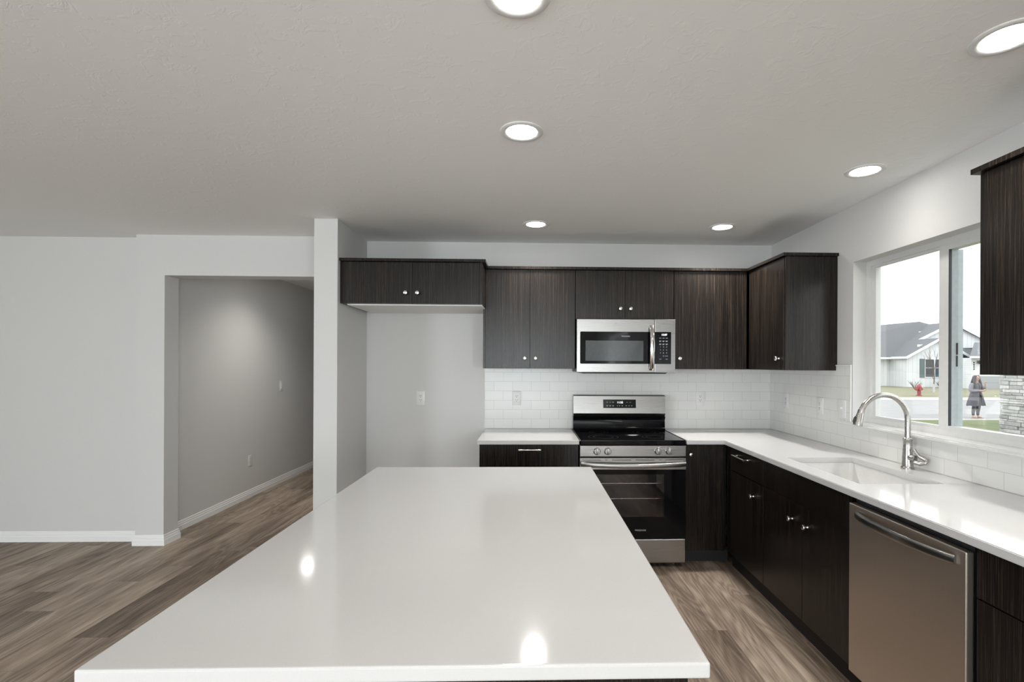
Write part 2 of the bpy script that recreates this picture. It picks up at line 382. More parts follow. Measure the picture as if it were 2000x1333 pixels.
bm = B(); box(bm, FX0+.003, FX0+.016, y1-.0615, y1-.058, z0+.022, z1-.028); part('shadow_strip', bm, M_LATCH_SHADOW, sash)  # dark strip standing for the shadow line beside the sash stile
bm = B(); box(bm, FX0+.016, FX0+.075, y1-.0615, y1-.058, z0+.022, z1-.028); part('outer_stile', bm, M_GASK, sash)
bm = B(); box(bm, FX0+.040, FX0+.047, y1-.066, y1-.060, 1.50, 1.56, .002); box(bm, FX0+.040, FX0+.046, y1-.065, y1-.061, 1.44, 1.495); part('latch', bm, M_LATCH_SHADOW, sash)
bm = B(); cells(bm, [XR-.028, XR, FX0+.01], [1.60, WY0, WY1, WY1+.105], lambda u, v: u < XR or WY0 < v < WY1, 1.063, 1.088, 'xyz')
bmesh.ops.bevel(bm, geom=[e for e in bm.edges if all(v.co.x < XR-.02 for v in e.verts)], offset=.008, segments=3, affect='EDGES')
struct('trim_1', bm, M_TEDGE)
# rear glazing (behind the camera): frames and panes
def rear_window(name, x0, x1, z0, z1, nm):
    us = [x0]; vs = [z0, z0+.05, z1-.05, z1]; w = (x1-x0)/nm
    for k in range(nm): us += [x0+k*w+.05, x0+(k+1)*w-.05]
    us.append(x1)
    bm = B(); cells(bm, us, vs, lambda u, v: not (z0+.05 < v < z1-.05 and .05 < (u-x0) % w < w-.05), REAR-.09, REAR-.03, 'xzy')
    f = struct(name, bm, M_VINYL)
    part('pane', box(B(), x0+.03, x1-.03, REAR-.062, REAR-.058, z0+.03, z1-.03), M_GLASS, f)
rear_window('window_2', -2.05, 1.05, .10, 2.15, 2)

# ------------------------------------------------------------------ recessed lights
def downlight(x, y, label, power=1.0):
    t = thing('recessed_light', label, 'ceiling light', (x, y, ZC), 'recessed ceiling lights')
    Mx = Matrix.Translation((x, y, ZC)) @ Matrix.Rotation(PI, 4, 'X')
    part('trim_ring', lathe(B(), [(.0935, 0), (.0935, .003), (.090, .0055), (.074, .0060), (.068, .0035), (.0665, .0005)], Mx, 48), M_WHT, t, True)
    part('lens', lathe(B(), [(.0668, .0), (.0668, .0026), (.04, .0034), (0, .0036)], Mx, 40), M_LENS, t, True)
    l = bpy.data.lights.new('downlight_beam', 'SPOT'); l.energy = SPOT_W*4*PI*power/4.0; l.spot_size = math.radians(140); l.spot_blend = 1.0; l.shadow_soft_size = .06; l.color = (1.0, .96, .91)
    o = bpy.data.objects.new('downlight_beam', l); COL.objects.link(o); o.parent = t; o.location = (0, 0, -.012)
    return t
downlight(-.038, 1.368, 'recessed ceiling light over the island cut by the top edge of the photo', .4)
downlight(-.037, 2.172, 'recessed ceiling light in mid ceiling above the far half of the island', .4)
downlight(.043, 3.598, 'recessed ceiling light just in front of the two-door wall cabinet', 1.6)
downlight(1.406, 3.612, 'recessed ceiling light in front of the corner wall cabinets', 2.6)
downlight(1.733, 2.54, 'recessed ceiling light above the kitchen sink and window', .22)
downlight(1.462, 1.495, 'large-looking recessed ceiling light at the upper right corner of the photo', 1.7)
downlight(-2.29, 5.27, 'recessed ceiling light in the hallway behind the header', 1.4)
for x, y in ((-.04, -.2), (1.45, -.1), (-.3, -2.4), (-3.6, -5.0), (-.3, -5.0)):  # lamps added out of view to raise the bounce light
    downlight(x, y, 'added unseen recessed ceiling light behind the viewer, fill for the room', 1.5 if y < -1 else 1)

# ------------------------------------------------------------------ hardware
def knob(parent, loc, d):
    m = axis_m(loc, d)
    return part('knob', lathe(B(), [(.0075, 0), (.0055, .004), (.0050, .013), (.0115, .016), (.0145, .019), (.0150, .024), (.0125, .0285), (.006, .0300), (0, .0305)], m, 20), M_NI, parent, True)
def pull(parent, p0, p1, d):
    p0, p1, d = Vector(p0), Vector(p1), Vector(d); bm = B(); ax = (p1-p0).normalized()
    for p in (p0+ax*.012, p1-ax*.012): lathe(bm, [(.0075, 0), (.0052, .004), (.0048, .030), (.0068, .034)], axis_m(p, d), 14)
    N = 9; pts = [p0 + (p1-p0)*(k/(N-1)) + d*.033 for k in range(N)]
    rad = [.0068, .0072, .0052, .0046, .0046, .0046, .0052, .0072, .0068]
    sweep(bm, pts, rad, n=14)
    return part('handle', bm, M_NI, parent, True)
DT = .019     # door thickness
GP = .0015    # half gap

def doorY(name, t, x0, x1, z0, z1, yf):
    return part(name, box(B(), x0+GP, x1-GP, yf, yf+DT, z0+GP, z1-GP, .0012), M_CAB, t)
def doorX(name, t, y0, y1, z0, z1, xf):
    return part(name, box(B(), xf, xf+DT, y0+GP, y1-GP, z0+GP, z1-GP, .0012), M_CAB, t)

# ------------------------------------------------------------------ wall cabinets
ZT = 2.165; ZB = 1.41; YU = 3.808; XU = 1.688; NY = (0, -1, 0); NX = (-1, 0, 0)
# over the fridge alcove
t = thing('wall_cabinet', 'shallow dark two-door cabinet above the empty fridge alcove', 'cabinet', (-.84, 3.86, 1.868), 'dark wall cabinets')
YF = 3.565
part('carcass', box(B(), -1.338, -.335, YF+DT+.001, YB-.001, 1.8685, ZT, .001), M_CAB, t)
part('bottom_panel', box(B(), -1.30, -.340, YF+DT+.02, YB-.002, 1.860, 1.868), M_MEL, t, label='white underside panel')
part('filler', box(B(), -1.338, -1.302, YF+.004, YF+DT, 1.868, ZT, .001), M_CAB, t)
part('filler', box(B(), -.357, -.335, YF+.002, YF+DT, 1.868, ZT, .001), M_CAB, t)
d = doorY('door', t, -1.302, -.832, 1.868, ZT, YF); knob(d, (-.874, YF, 1.945), NY)
d = doorY('door', t, -.832, -.357, 1.868, ZT, YF); knob(d, (-.791, YF, 1.945), NY)
# tall two-door
t = thing('wall_cabinet', 'tall dark two-door wall cabinet left of the microwave', 'cabinet', (0, 3.98, ZB), 'dark wall cabinets')
part('carcass', box(B(), -.352, .350, YU+DT+.001, YB-.009, ZB, ZT, .001), M_CAB, t)
part('filler', box(B(), -.352, -.335, YU+.003, YU+DT, ZB, ZT, .001), M_CAB, t)
d = doorY('door', t, -.335, .0055, ZB, ZT, YU); knob(d, (-.035, YU, 1.489), NY)
d = doorY('door', t, .0055, .350, ZB, ZT, YU); knob(d, (.047, YU, 1.489), NY)
# over the microwave
t = thing('wall_cabinet', 'short dark two-door wall cabinet directly above the microwave', 'cabinet', (.73, 3.98, 1.792), 'dark wall cabinets')
part('carcass', box(B(), .352, 1.108, YU+DT+.001, YB-.009, 1.792, ZT, .001), M_CAB, t)
d = doorY('door', t, .352, .7325, 1.792, ZT, YU); knob(d, (.694, YU, 1.871), NY)
d = doorY('door', t, .7325, 1.108, 1.792, ZT, YU); knob(d, (.773, YU, 1.871), NY)
# single door right of microwave
t = thing('wall_cabinet', 'tall dark single-door wall cabinet right of the microwave', 'cabinet', (1.39, 3.98, ZB), 'dark wall cabinets')
part('carcass', box(B(), 1.110, 1.683, YU+DT+.001, YB-.009, ZB, ZT, .001), M_CAB, t)
d = doorY('door', t, 1.110, 1.676, ZB, ZT, YU); knob(d, (1.151, YU, 1.492), NY)
# corner cabinet on the window wall
t = thing('wall_cabinet', 'dark corner wall cabinet with glossy end panel left of the window', 'cabinet', (1.86, 3.55, ZB), 'dark wall cabinets')
part('carcass', box(B(), XU+DT+.001, XR-.001, 3.252, YB-.009, ZB, ZT, .001), M_CAB, t)
part('filler', box(B(), XU+.004, XU+DT, 3.745, YU-.001, ZB, ZT, .001), M_CAB, t)
d = doorX('door', t, 3.268, 3.745, ZB, ZT, XU); knob(d, (XU, 3.335, 1.489), NX)
part('end_panel', box(B(), XU+.002, XR-.001, 3.250, 3.2665, ZB, ZT, .001), M_CAB, t)
# near cabinet right of window
t = thing('wall_cabinet', 'dark wall cabinet right of the window cut by the photo edge', 'cabinet', (1.86, 1.4, ZB), 'dark wall cabinets')
part('carcass', box(B(), XU+DT+.001, XR-.001, .90, 1.829, ZB, ZT, .001), M_CAB, t)
part('end_panel', box(B(), XU+.003, XR-.001, 1.813, 1.830, ZB, ZT, .001), M_CAB, t)
doorX('door', t, 1.36, 1.812, ZB, ZT, XU); doorX('door', t, .90, 1.36, ZB, ZT, XU)
part('crown', box(B(), XU-.020, XR-.001, .90, 1.848, ZT+.001, 2.186, .001), M_CAB, t)
# crown along the run
bm = B()
us = [-1.338, -.312, XU-.020, XR-.001]; vs = [3.236, YF-.018, YU-.020, YB-.001]
def keep_crown(u, v):
    if u < -.312: return v > YF-.018
    if u < XU-.020: return v > YU-.020
    return True
cells(bm, us, vs, keep_crown, ZT+.001, 2.186, 'xyz')
tag(part('crown_moulding', bm, M_CAB), 'flat dark crown moulding running along the tops of the wall cabinets', 'moulding')

# ------------------------------------------------------------------ base cabinets
YD = 3.548; XF = 1.425; ZK = .11; ZCT = .8765
t = thing('base_cabinet', 'dark base cabinet with long bar pull left of the range', 'cabinet', (0, 3.86, 0), 'dark base cabinets')
part('carcass', box(B(), -.352, .354, YD+DT+.001, YB-.001, ZK, ZCT, .001), M_CAB, t)
part('toe_kick', box(B(), -.352, .354, 3.640, 3.655, 0, ZK), M_TOE, t)
d = part('drawer', box(B(), -.350, .352, YD, YD+DT, .708, .872, .0012), M_CAB, t); pull(d, (-.074, YD, .838), (.086, YD, .838), NY)
d = doorY('door', t, -.351, .0, ZK, .706, YD); knob(d, (-.04, YD, .63), NY)
d = doorY('door', t, .0, .353, ZK, .706, YD); knob(d, (.04, YD, .63), NY)
t = thing('base_cabinet', 'narrow dark single-door base cabinet right of the range', 'cabinet', (1.26, 3.86, 0), 'dark base cabinets')
part('carcass', box(B(), 1.120, XF-.001, YD+DT+.001, YB-.001, ZK, ZCT, .001), M_CAB, t)
part('toe_kick', box(B(), 1.120, 1.466, 3.640, 3.655, 0, ZK), M_TOE, t)
d = doorY('door', t, 1.120, 1.346, ZK, .872, YD); knob(d, (1.156, YD, .803), NY)
part('filler', box(B(), 1.347, 1.404, YD+.001, YD+DT, ZK, .872, .001), M_CAB, t)
XT = 1.470
def base_x(label, y0, y1):
    t = thing('base_cabinet', label, 'cabinet', (1.72, (y0+y1)/2, 0), 'dark base cabinets')
    part('carcass', box(B(), XF+DT+.001, XR-.001, y0, y1, ZK, ZCT-.24 if 'sink' in label else ZCT, .001), M_CAB, t)
    part('toe_kick', box(B(), XT, XT+.015, y0, y1, 0, ZK), M_TOE, t)
    return t
t = base_x('dark base cabinet with one drawer over one door in the corner', 2.997, 3.56)
part('filler', box(B(), XF+.002, XF+DT, 3.505, YD+.01, ZK, .872, .001), M_CAB, t)
d = doorX('drawer', t, 2.997, 3.504, .706, .868, XF); pull(d, (XF, 3.392, .824), (XF, 3.200, .824), NX)
d = doorX('door', t, 2.997, 3.504, ZK, .704, XF); knob(d, (XF, 3.128, .611), NX)
t = base_x('wide dark two-door sink base cabinet under the sink', 2.168, 2.995)
part('front_panel', box(B(), XF, XF+DT, 2.1695, 2.9935, .7105, .868, .0012), M_CAB, t)
d = doorX('door', t, 2.563, 2.995, ZK, .709, XF); knob(d, (XF, 2.663, .614), NX)
d = doorX('door', t, 2.168, 2.563, ZK, .709, XF); knob(d, (XF, 2.515, .614), NX)
part('side_wall', box(B(), XF+DT+.001, XF+DT+.02, 2.168, 2.995, .64, ZCT), M_CAB, t)
t = base_x('dark drawer base cabinet right of the dishwasher at the photo edge', .90, 1.552)
doorX('drawer', t, .90, 1.550, .7055, .868, XF); doorX('drawer', t, .90, 1.550, .408, .7035, XF); doorX('drawer', t, .90, 1.550, ZK, .406, XF)

# ------------------------------------------------------------------ countertops
ZQ0, ZQ1 = .878, .908
def bevel_top(bm, off=.003):
    es = [e for e in bm.edges if len(e.link_faces) == 2 and e.calc_face_angle() > .5]
    bmesh.ops.bevel(bm, geom=es, offset=off, segments=2, affect='EDGES'); return bm
bm = B(); box(bm, -.362, .3545, 3.510, YB-.0005, ZQ0, ZQ1, .003)
tag(part('countertop', bm, M_Q, None), 'short white quartz countertop left of the range', 'countertop')
SX0, SX1, SY0, SY1 = 1.497, 1.880, 2.215, 2.858
XCF = 1.3866
bm = B(); us = [1.1185, XCF, SX0, SX1, XR-.0005]; vs = [.90, SY0, SY1, 3.510, YB-.0005]
cells(bm, us, vs, lambda u, v: (v > 3.51) or (u > XCF and not (SX0 < u < SX1 and SY0 < v < SY1)), ZQ0, ZQ1, 'xyz')
bmesh.ops.dissolve_limit(bm, angle_limit=.01, verts=bm.verts[:], edges=bm.edges[:])
bevel_top(bm)
tag(part('countertop', bm, M_Q, None), 'long L-shaped white quartz countertop with the sink cutout under the window', 'countertop')
# undermount sink
t = thing('kitchen_sink', 'white rectangular undermount sink set in the counter below the faucet', 'sink', ((SX0+SX1)/2, (SY0+SY1)/2, .66))
bm = B(); e = .004; w = .014; zb = .665
def rrect(x0, x1, y0, y1, r, z, n=6):
    out = []
    for cx, cy, a0 in ((x1-r, y1-r, 0), (x0+r, y1-r, PI/2), (x0+r, y0+r, PI), (x1-r, y0+r, 1.5*PI)):
        for k in range(n+1): a = a0+PI/2*k/n; out.append((cx+r*math.cos(a), cy+r*math.sin(a), z))
    return out
loops = [rrect(SX0-.02, SX1+.02, SY0-.02, SY1+.02, .03, ZQ0-.0005), rrect(SX0-e, SX1+e, SY0-e, SY1+e, .02, ZQ0-.0005), rrect(SX0+.002, SX1-.002, SY0+.002, SY1-.002, .03, zb+.03), rrect(SX0+.012, SX1-.012, SY0+.012, SY1-.012, .03, zb+.008), rrect(SX0+.035, SX1-.035, SY0+.035, SY1-.035, .03, zb)]
rings = [[bm.verts.new(p) for p in l] for l in loops]
outer = [[bm.verts.new(p) for p in rrect(SX0-.02, SX1+.02, SY0-.02, SY1+.02, .03, zb-.012)]]
rings = [outer[0]] + rings
for r0, r1 in zip(rings, rings[1:]):
    for k in range(len(r0)): bm.faces.new((r0[k], r0[(k+1) % len(r0)], r1[(k+1) % len(r0)], r1[k]))
bm.faces.new(rings[-1]); bm.faces.new(list(reversed(rings[0])))
part('basin', bm, M_SINK, t, True, ang=25)
part('drain', lathe(B(), [(.045, 0), (.045, .003), (.036, .003), (.030, -.003), (0, -.003)], Matrix.Translation(((SX0+SX1)/2, (SY0+SY1)/2, zb+.0005)), 24), M_FAU, t, True)
# faucet
fx, fy = 1.972, 2.548
t = thing('kitchen_faucet', 'brushed nickel gooseneck pull-down faucet standing behind the sink', 'faucet', (fx, fy, ZQ1))
part('base', lathe(B(), [(.030, 0), (.030, .006), (.0275, .009), (.0255, .014), (.0235, .06), (.0205, .120), (.0195, .143), (.0215, .147), (.0215, .156), (.0180, .160)], Matrix.Translation((fx, fy, ZQ1)), 32), M_FAU, t, True)
ctl = [Vector((fx+dx, fy, z)) for dx, z in ((0, ZQ1+.155), (0, 1.109), (0, 1.156), (-.006, 1.200), (-.029, 1.243), (-.066, 1.275), (-.107, 1.289), (-.149, 1.288), (-.192, 1.272), (-.223, 1.247), (-.240, 1.222), (-.2495, 1.200))]
pts = []
for k in range(len(ctl)-1):
    p0, p1, p2, p3 = ctl[max(k-1, 0)], ctl[k], ctl[k+1], ctl[min(k+2, len(ctl)-1)]
    for q in range(4):
        u = q/4; pts.append(.5*((2*p1)+(p2-p0)*u+(2*p0-5*p1+4*p2-p3)*u*u+(3*p1-p0-3*p2+p3)*u**3))
pts.append(ctl[-1])
part('spout', sweep(B(), pts, .0135, n=18), M_FAU, t, True)
e1 = Vector(pts[-1]); dd = Vector((-.24, 0, -.97)).normalized()
hd = part('spray_head', lathe(B(), [(.0150, -.012), (.0155, 0), (.0155, .004), (.0165, .010), (.0195, .040), (.0225, .064), (.0225, .070), (.018, .071), (.0, .068)], axis_m(e1, dd), 24), M_FAU, t, True)
bp_ = e1+dd*.042+Vector((-.0195, 0, .002)); part('spray_button', sweep(B(), [bp_-dd*.016, bp_-dd*.008+Vector((-.004, 0, 0)), bp_+dd*.008+Vector((-.005, 0, 0)), bp_+dd*.016], .006, .005, n=10), M_BLKP, hd, True)
bm = B(); lathe(bm, [(.0165, 0), (.0165, .030), (.0150, .034), (0, .036)], axis_m((fx, fy-.012, ZQ1+.060), (.12, -1, .0)), 20)
hb = part('handle_hub', bm, M_FAU, t, True)
bm = B()
c0 = Vector((fx+.005, fy-.045, ZQ1+.060))
sweep(bm, [c0+Vector((-.004, .004, .046)), c0+Vector((.002, -.003, .030)), c0+Vector((.012, -.012, .012)), c0+Vector((.026, -.026, .002)), c0+Vector((.032, -.034, -.006)), c0+Vector((.026, -.034, -.018)), c0+Vector((.010, -.018, -.024)), c0+Vector((-.004, 0, -.018))], [.009, .008, .009, .011, .011, .010, .011, .012], n=12)
part('handle', bm, M_FAU, hb, True)

# ------------------------------------------------------------------ backsplash
bm = B(); box(bm, -.368, XR-.009, YB-.0085, YB-.0005, ZQ1+.001, 1.4095); box(bm, .352, 1.108, YB-.0085, YB-.0005, 1.4095, 1.60)
t = tag(part('tile_backsplash', bm, M_TB), 'white subway tile backsplash on the back wall behind the range', 'backsplash')
bm = B(); us = [.90, WY0-.03, 3.105, 3.2505, YB-.0005]; vs = [ZQ1+.001, 1.0625, 1.0885, 1.4095, 1.440]
def keep_t(u, v):
    if v > 1.4095: return 3.105 < u < 3.2505
    if v > 1.0625: return u > 3.105 or u < 1.83
    return True
cells(bm, us, vs, keep_t, XR-.0085, XR-.001, 'yzx')
t = tag(part('tile_backsplash', bm, M_TR), 'white subway tile backsplash on the window wall behind the faucet', 'backsplash')
bm = B(); sweep(bm, [(XR-.0072, 3.101, 1.0885), (XR-.0072, 3.101, 1.446)], .006, n=10); sweep(bm, [(XR-.0072, 3.100, 1.443), (XR-.0072, 3.2495, 1.443)], .006, n=10)
part('bullnose_edge', bm, M_TEDGE, t, True)

# ------------------------------------------------------------------ range
t = thing('range', 'stainless steel electric range with black glass cooktop on the back wall', 'stove', (.737, 3.82, 0))
X0, X1 = .360, 1.114; YR = 3.515
bm = B(); box(bm, X0+.004, X1-.004, YR+.045, 4.09, .035, .205); box(bm, X0+.004, X1-.004, YR+.045, 4.09, .70, .895); box(bm, X0+.004, .45, YR+.045, 4.09, .205, .70); box(bm, 1.03, X1-.004, YR+.045, 4.09, .205, .70); box(bm, .45, 1.03, 4.00, 4.09, .205, .70)
part('body', bm, M_ENAM, t)
for x in (X0+.06, X1-.06):
    for y in (YR+.09, 4.03): part('foot', lathe(B(), [(.018, 0), (.018, .012), (.010, .014), (.010, .036)], Matrix.Translation((x, y, 0)), 14), M_NI, t, True)
part('storage_drawer', box(B(), X0, X1, YR, YR+.045, .036, .206, .006, 3), M_SS, t)
# oven door
wx0, wx1, wz0, wz1 = .425, .960, .365, .665
bm = B(); cells(bm, [X0, wx0, wx1, X1], [.214, wz0, wz1, .700], lambda u, v: not (wx0 < u < wx1 and wz0 < v < wz1), YR, YR+.040, 'xzy')
door = part('oven_door', bm, M_BLK, t)
part('window_pane', box(B(), wx0, wx1, YR+.001, YR+.005, wz0, wz1), M_OVG, door)
bm = B(); box(bm, X0-.001, X1+.001, YR-.003, YR+.040, .700, .782, .003)
top = part('door_top', bm, M_SS, door)
bm = B()
for a, b in ((.372, .508), (.538, .556), (.588, .724), (.755, .890), (.922, .940), (.968, 1.104)): box(bm, a, b, YR-.0036, YR-.002, .7665, .7705)
part('vent_slots', bm, M_SLOT, top)
N = 17; pts = []; 
for k in range(N):
    s = k/(N-1); x = .366+(1.104-.366)*s; bow = math.sin(PI*s)**.55 if 0 < s < 1 else 0
    pts.append((x, YR-.028-.022*bow, .7435-.010*math.sin(PI*s)))
bm = B(); sweep(bm, pts, [.0165]*N, [.011]*N, side=(0, 0, 1), n=18, sq=3)
for x in (.384, 1.086): box(bm, x-.012, x+.012, YR-.026, YR-.002, .733, .757, .002)
part('handle', bm, M_SS, door, True)
part('logo_text', text_bm('FRIGIDAIRE', .0155, (.737+.055, YR-.0008, .270), FACE_Y), M_TXT, door)
# racks inside
for i, z in enumerate((.585, .475)):
    bm = B()
    for y in (YR+.075, YR+.48): sweep(bm, [(.452, y, z), (1.028, y, z)], .0032, n=8)
    for k in range(22): x = .465+k*.026; sweep(bm, [(x, YR+.075, z+.003), (x, YR+.48, z+.003)], .0016, n=6)
    part('oven_rack', bm, M_RACK, t, True)
# control panel
part('control_panel', box(B(), X0, X1, YR-.002, YR+.05, .793, .869, .003), M_SS, t)
for x, ch in ((.480, 'left'), (.556, 'left'), (.914, 'right'), (.993, 'right')):
    m = axis_m((x, YR-.002, .831), NY)
    kb = part('burner_knob', lathe(B(), [(.0265, 0), (.0265, .004), (.0235, .006), (.0220, .020), (.020, .023), (0, .0235)], m, 28), M_SS, t, True)
    bm = B(); box(bm, x-.0055, x+.0055, YR-.036, YR-.020, .808, .854, .003); part('grip', bm, M_SS, kb, True)
    part('pointer_mark', box(B(), x-.0012, x+.0012, YR-.0028, YR-.0018, .8595, .8645), M_TXD, kb)
for x in (.440, .595, .873, 1.034):
    bm = B(); box(bm, x-.006, x-.002, YR-.0027, YR-.0018, .838, .842); box(bm, x+.001, x+.006, YR-.0027, YR-.0018, .838, .8395); box(bm, x+.001, x+.006, YR-.0027, YR-.0018, .841, .8425)
    part('burner_mark', bm, M_TXD, t)
# cooktop
bm = B(); box(bm, X0+.002, X1-.002, YR-.004, 4.075, .8715, .9085, .006, 3)
ct = part('cooktop', bm, M_BLK, t)
for x in (X0-.001, X1-.005): part('side_trim', box(B(), x, x+.006, YR+.002, 4.07, .900, .9115, .001), M_SS, ct)
M_RING = plain('grey_burner_print', (.06, .06, .06), .3)
for cx, cy, r in ((.55, 3.68, .11), (.93, 3.68, .09), (.55, 3.93, .075), (.93, 3.93, .11)):
    bm = B()
    for rr in (r, r*.68):
        n = 40; o = [bm.verts.new((cx+rr*math.cos(2*PI*k/n), cy+rr*math.sin(2*PI*k/n), .9088)) for k in range(n)]; i2 = [bm.verts.new((cx+(rr-.002)*math.cos(2*PI*k/n), cy+(rr-.002)*math.sin(2*PI*k/n), .9088)) for k in range(n)]
        for k in range(n): bm.faces.new((o[k], o[(k+1) % n], i2[(k+1) % n], i2[k]))
    part('burner_ring', bm, M_RING, ct)
# backguard
bm = B(); prism(bm, [(4.040, .905), (4.058, .918), (4.064, .935), (4.070, .99), (4.060, 1.005), (4.052, 1.018), (4.148, 1.018), (4.148, .905)], 0, X0, X1)
part('backguard_base', bm, M_BLK, t, True)
bm = B(); prism(bm, [(4.068, 1.0185), (4.048, 1.046), (4.066, 1.186), (4.074, 1.193), (4.148, 1.193), (4.148, 1.0185)], 0, X0+.001, X1-.001)
bg = part('backguard', bm, M_SS, t)
sl = math.atan2(.018, .140)
def bgp(x, z, off=.0006): return Vector((x, 4.048+(z-1.046)*.018/.140-off, z))
RB = Matrix.Rotation(PI/2 - sl, 4, 'X')
bm = B(); 
for z, o_ in ((1.090, 0), ): pass
vs_ = [bgp(.604, 1.089, .0012), bgp(.872, 1.089, .0012), bgp(.872, 1.158, .0012), bgp(.604, 1.158, .0012)]; vb = [v+Vector((0, .004, 0)) for v in vs_]
vv = [bm.verts.new(v) for v in vs_]+[bm.verts.new(v) for v in vb]
for f in ((0,1,2,3),(7,6,5,4),(0,4,5,1),(1,5,6,2),(2,6,7,3),(3,7,4,0)): bm.faces.new([vv[i] for i in f])
bmesh.ops.recalc_face_normals(bm, faces=bm.faces[:])
dp = part('display', bm, M_BLK, bg)
part('clock_digits', text_bm('11:55', .023, bgp(.742, 1.134, .0020), RB), M_DIG, dp)
for x, z, w_, h_ in ((.637, 1.136, .013, .004), (.661, 1.136, .012, .004), (.685, 1.136, .013, .008), (.637, 1.108, .013, .009), (.661, 1.108, .013, .009), (.685, 1.108, .013, .009), (.720, 1.108, .006, .008), (.738, 1.108, .006, .008), (.760, 1.108, .009, .008), (.792, 1.108, .008, .008), (.815, 1.108, .007, .007), (.838, 1.108, .008, .008), (.800, 1.136, .012, .004), (.826, 1.136, .012, .004)):
    bm = B(); b0 = bgp(x-w_/2, z-h_/2, .0018); b1 = bgp(x+w_/2, z-h_/2, .0018); b2 = bgp(x+w_/2, z+h_/2, .0018); b3 = bgp(x-w_/2, z+h_/2, .0018)
    for k in range(3):
        lo, hi = k/3+.05, k/3+.22
        bm.faces.new([bm.verts.new(b0.lerp(b3, lo)), bm.verts.new(b1.lerp(b2, lo)), bm.verts.new(b1.lerp(b2, hi)), bm.verts.new(b0.lerp(b3, hi))])
    part('button_mark', bm, M_TXT, dp)

# ------------------------------------------------------------------ microwave
t = thing('microwave', 'stainless over-the-range microwave mounted above the range', 'microwave', (.73, 3.95, 1.375))
MX0, MX1, MY, MZ0, MZ1 = .357, 1.107, 3.758, 1.384, 1.788
part('body', box(B(), MX0+.002, MX1-.002, MY+.030, YB-.010, MZ0+.001, MZ1, .002), M_BLKP, t)
bm = B(); prism(bm, [(MX0+.03, MZ0+.001), (MX1-.05, MZ0+.001), (MX1-.07, MZ0-.010), (MX0+.05, MZ0-.010)], 1, MY+.02, YB-.06)
part('vent_base', bm, M_BLKP, t)
XS = .9475
bm = B(); box(bm, MX0, XS-.001, MY, MY+.030, MZ0, MZ1, .004, 3)
md = part('door', bm, M_SS, t)
bm = B(); vsr = rrect(.383, .9440, 1.449, 1.692, .008, 0); prism(bm, [(p[0], p[1]) for p in vsr], 1, MY-.0025, MY+.004)
gl = part('door_glass', bm, M_BLK, md)
part('viewing_screen', box(B(), .424, .862, MY-.0030, MY-.0022, 1.471, 1.624), M_MWIN, gl)
part('logo_text', text_bm('FRIGIDAIRE', .0125, (.728, MY-.0030, 1.657), FACE_Y), M_TXT, gl)
N = 15; pts = [(.921, MY-.010-.042*math.sin(PI*min(1, max(0, k/(N-1))))**.6, 1.405+(1.737-1.405)*k/(N-1)) for k in range(N)]
bm = B(); sweep(bm, pts, .0165, .007, side=(1, 0, 0), n=16, sq=4)
part('handle', bm, steel('polished_handle', (.72, .71, .70), .13, 40, 40, 40), md, True)
bm = B(); box(bm, XS+.001, MX1, MY, MY+.030, MZ0, MZ1, .004, 3)
mp = part('control_panel', bm, M_SS, t)
bm = B(); box(bm, XS+.002, 1.074, MY-.0025, MY+.004, 1.449, 1.692, .001)
kp = part('keypad', bm, M_BLK, mp)
part('clock_digits', text_bm('12:07', .020, (1.021, MY-.0032, 1.670), FACE_Y), M_DIG, kp)
def glyph(s, x, z, size): part('key_label', text_bm(s, size, (x, MY-.0031, z), FACE_Y), M_TXT, kp)
for i, r_ in enumerate(('123', '456', '789')):
    for j, c_ in enumerate(r_): glyph(c_, .992+.0235*j, 1.578-.023*i, .012)
glyph('0', 1.0155, 1.509, .012); glyph('START', 1.038, 1.509, .0085)
for z in (1.645, 1.624, 1.601, 1.486):
    for j in range(3):
        if z < 1.5 and j == 1: continue
        bm = B()
        for k in range(1 if z > 1.64 or z < 1.5 else 2): box(bm, .983+.0245*j, .999+.0245*j-(.003 if k else 0), MY-.0032, MY-.0026, z-.0012-.005*k, z+.0012-.005*k)
        part('key_label', bm, M_TXT, kp)

# ------------------------------------------------------------------ dishwasher
t = thing('dishwasher', 'stainless dishwasher with a curved bar handle, floor reflection painted into its steel', 'dishwasher', (1.72, 1.86, 0))
DX = 1.405; DY0, DY1 = 1.566, 2.154
part('body', box(B(), DX+.055, XR-.03, DY0+.004, DY1-.004, .012, .865, .002), M_BLKP, t)
part('toe_kick', box(B(), XT, XT+.012, DY0, DY1, .0, .10), M_TOE, t)
bm = B(); box(bm, DX, DX+.030, DY0, DY1, .108, .843, .005, 3)
dw = part('door', bm, M_SSV, t)
bm = B(); box(bm, DX+.031, DX+.054, DY0+.002, DY1-.002, .108, .858, .003); part('door_liner', bm, M_BLKP, dw)
N = 21; pts = []; aa = []
for k in range(N):
    s = k/(N-1); pts.append((DX-.006-.046*math.sin(PI*s)**.75 if 0 < s < 1 else DX-.006, 2.095-(2.095-1.600)*s, .806+.006*math.sin(PI*s))); aa.append(.015+.003*math.sin(PI*s))
bm = B(); sweep(bm, pts, aa, [.008]*N, side=(0, 0, 1), n=16, sq=3); part('handle', bm, M_SS, dw, True)

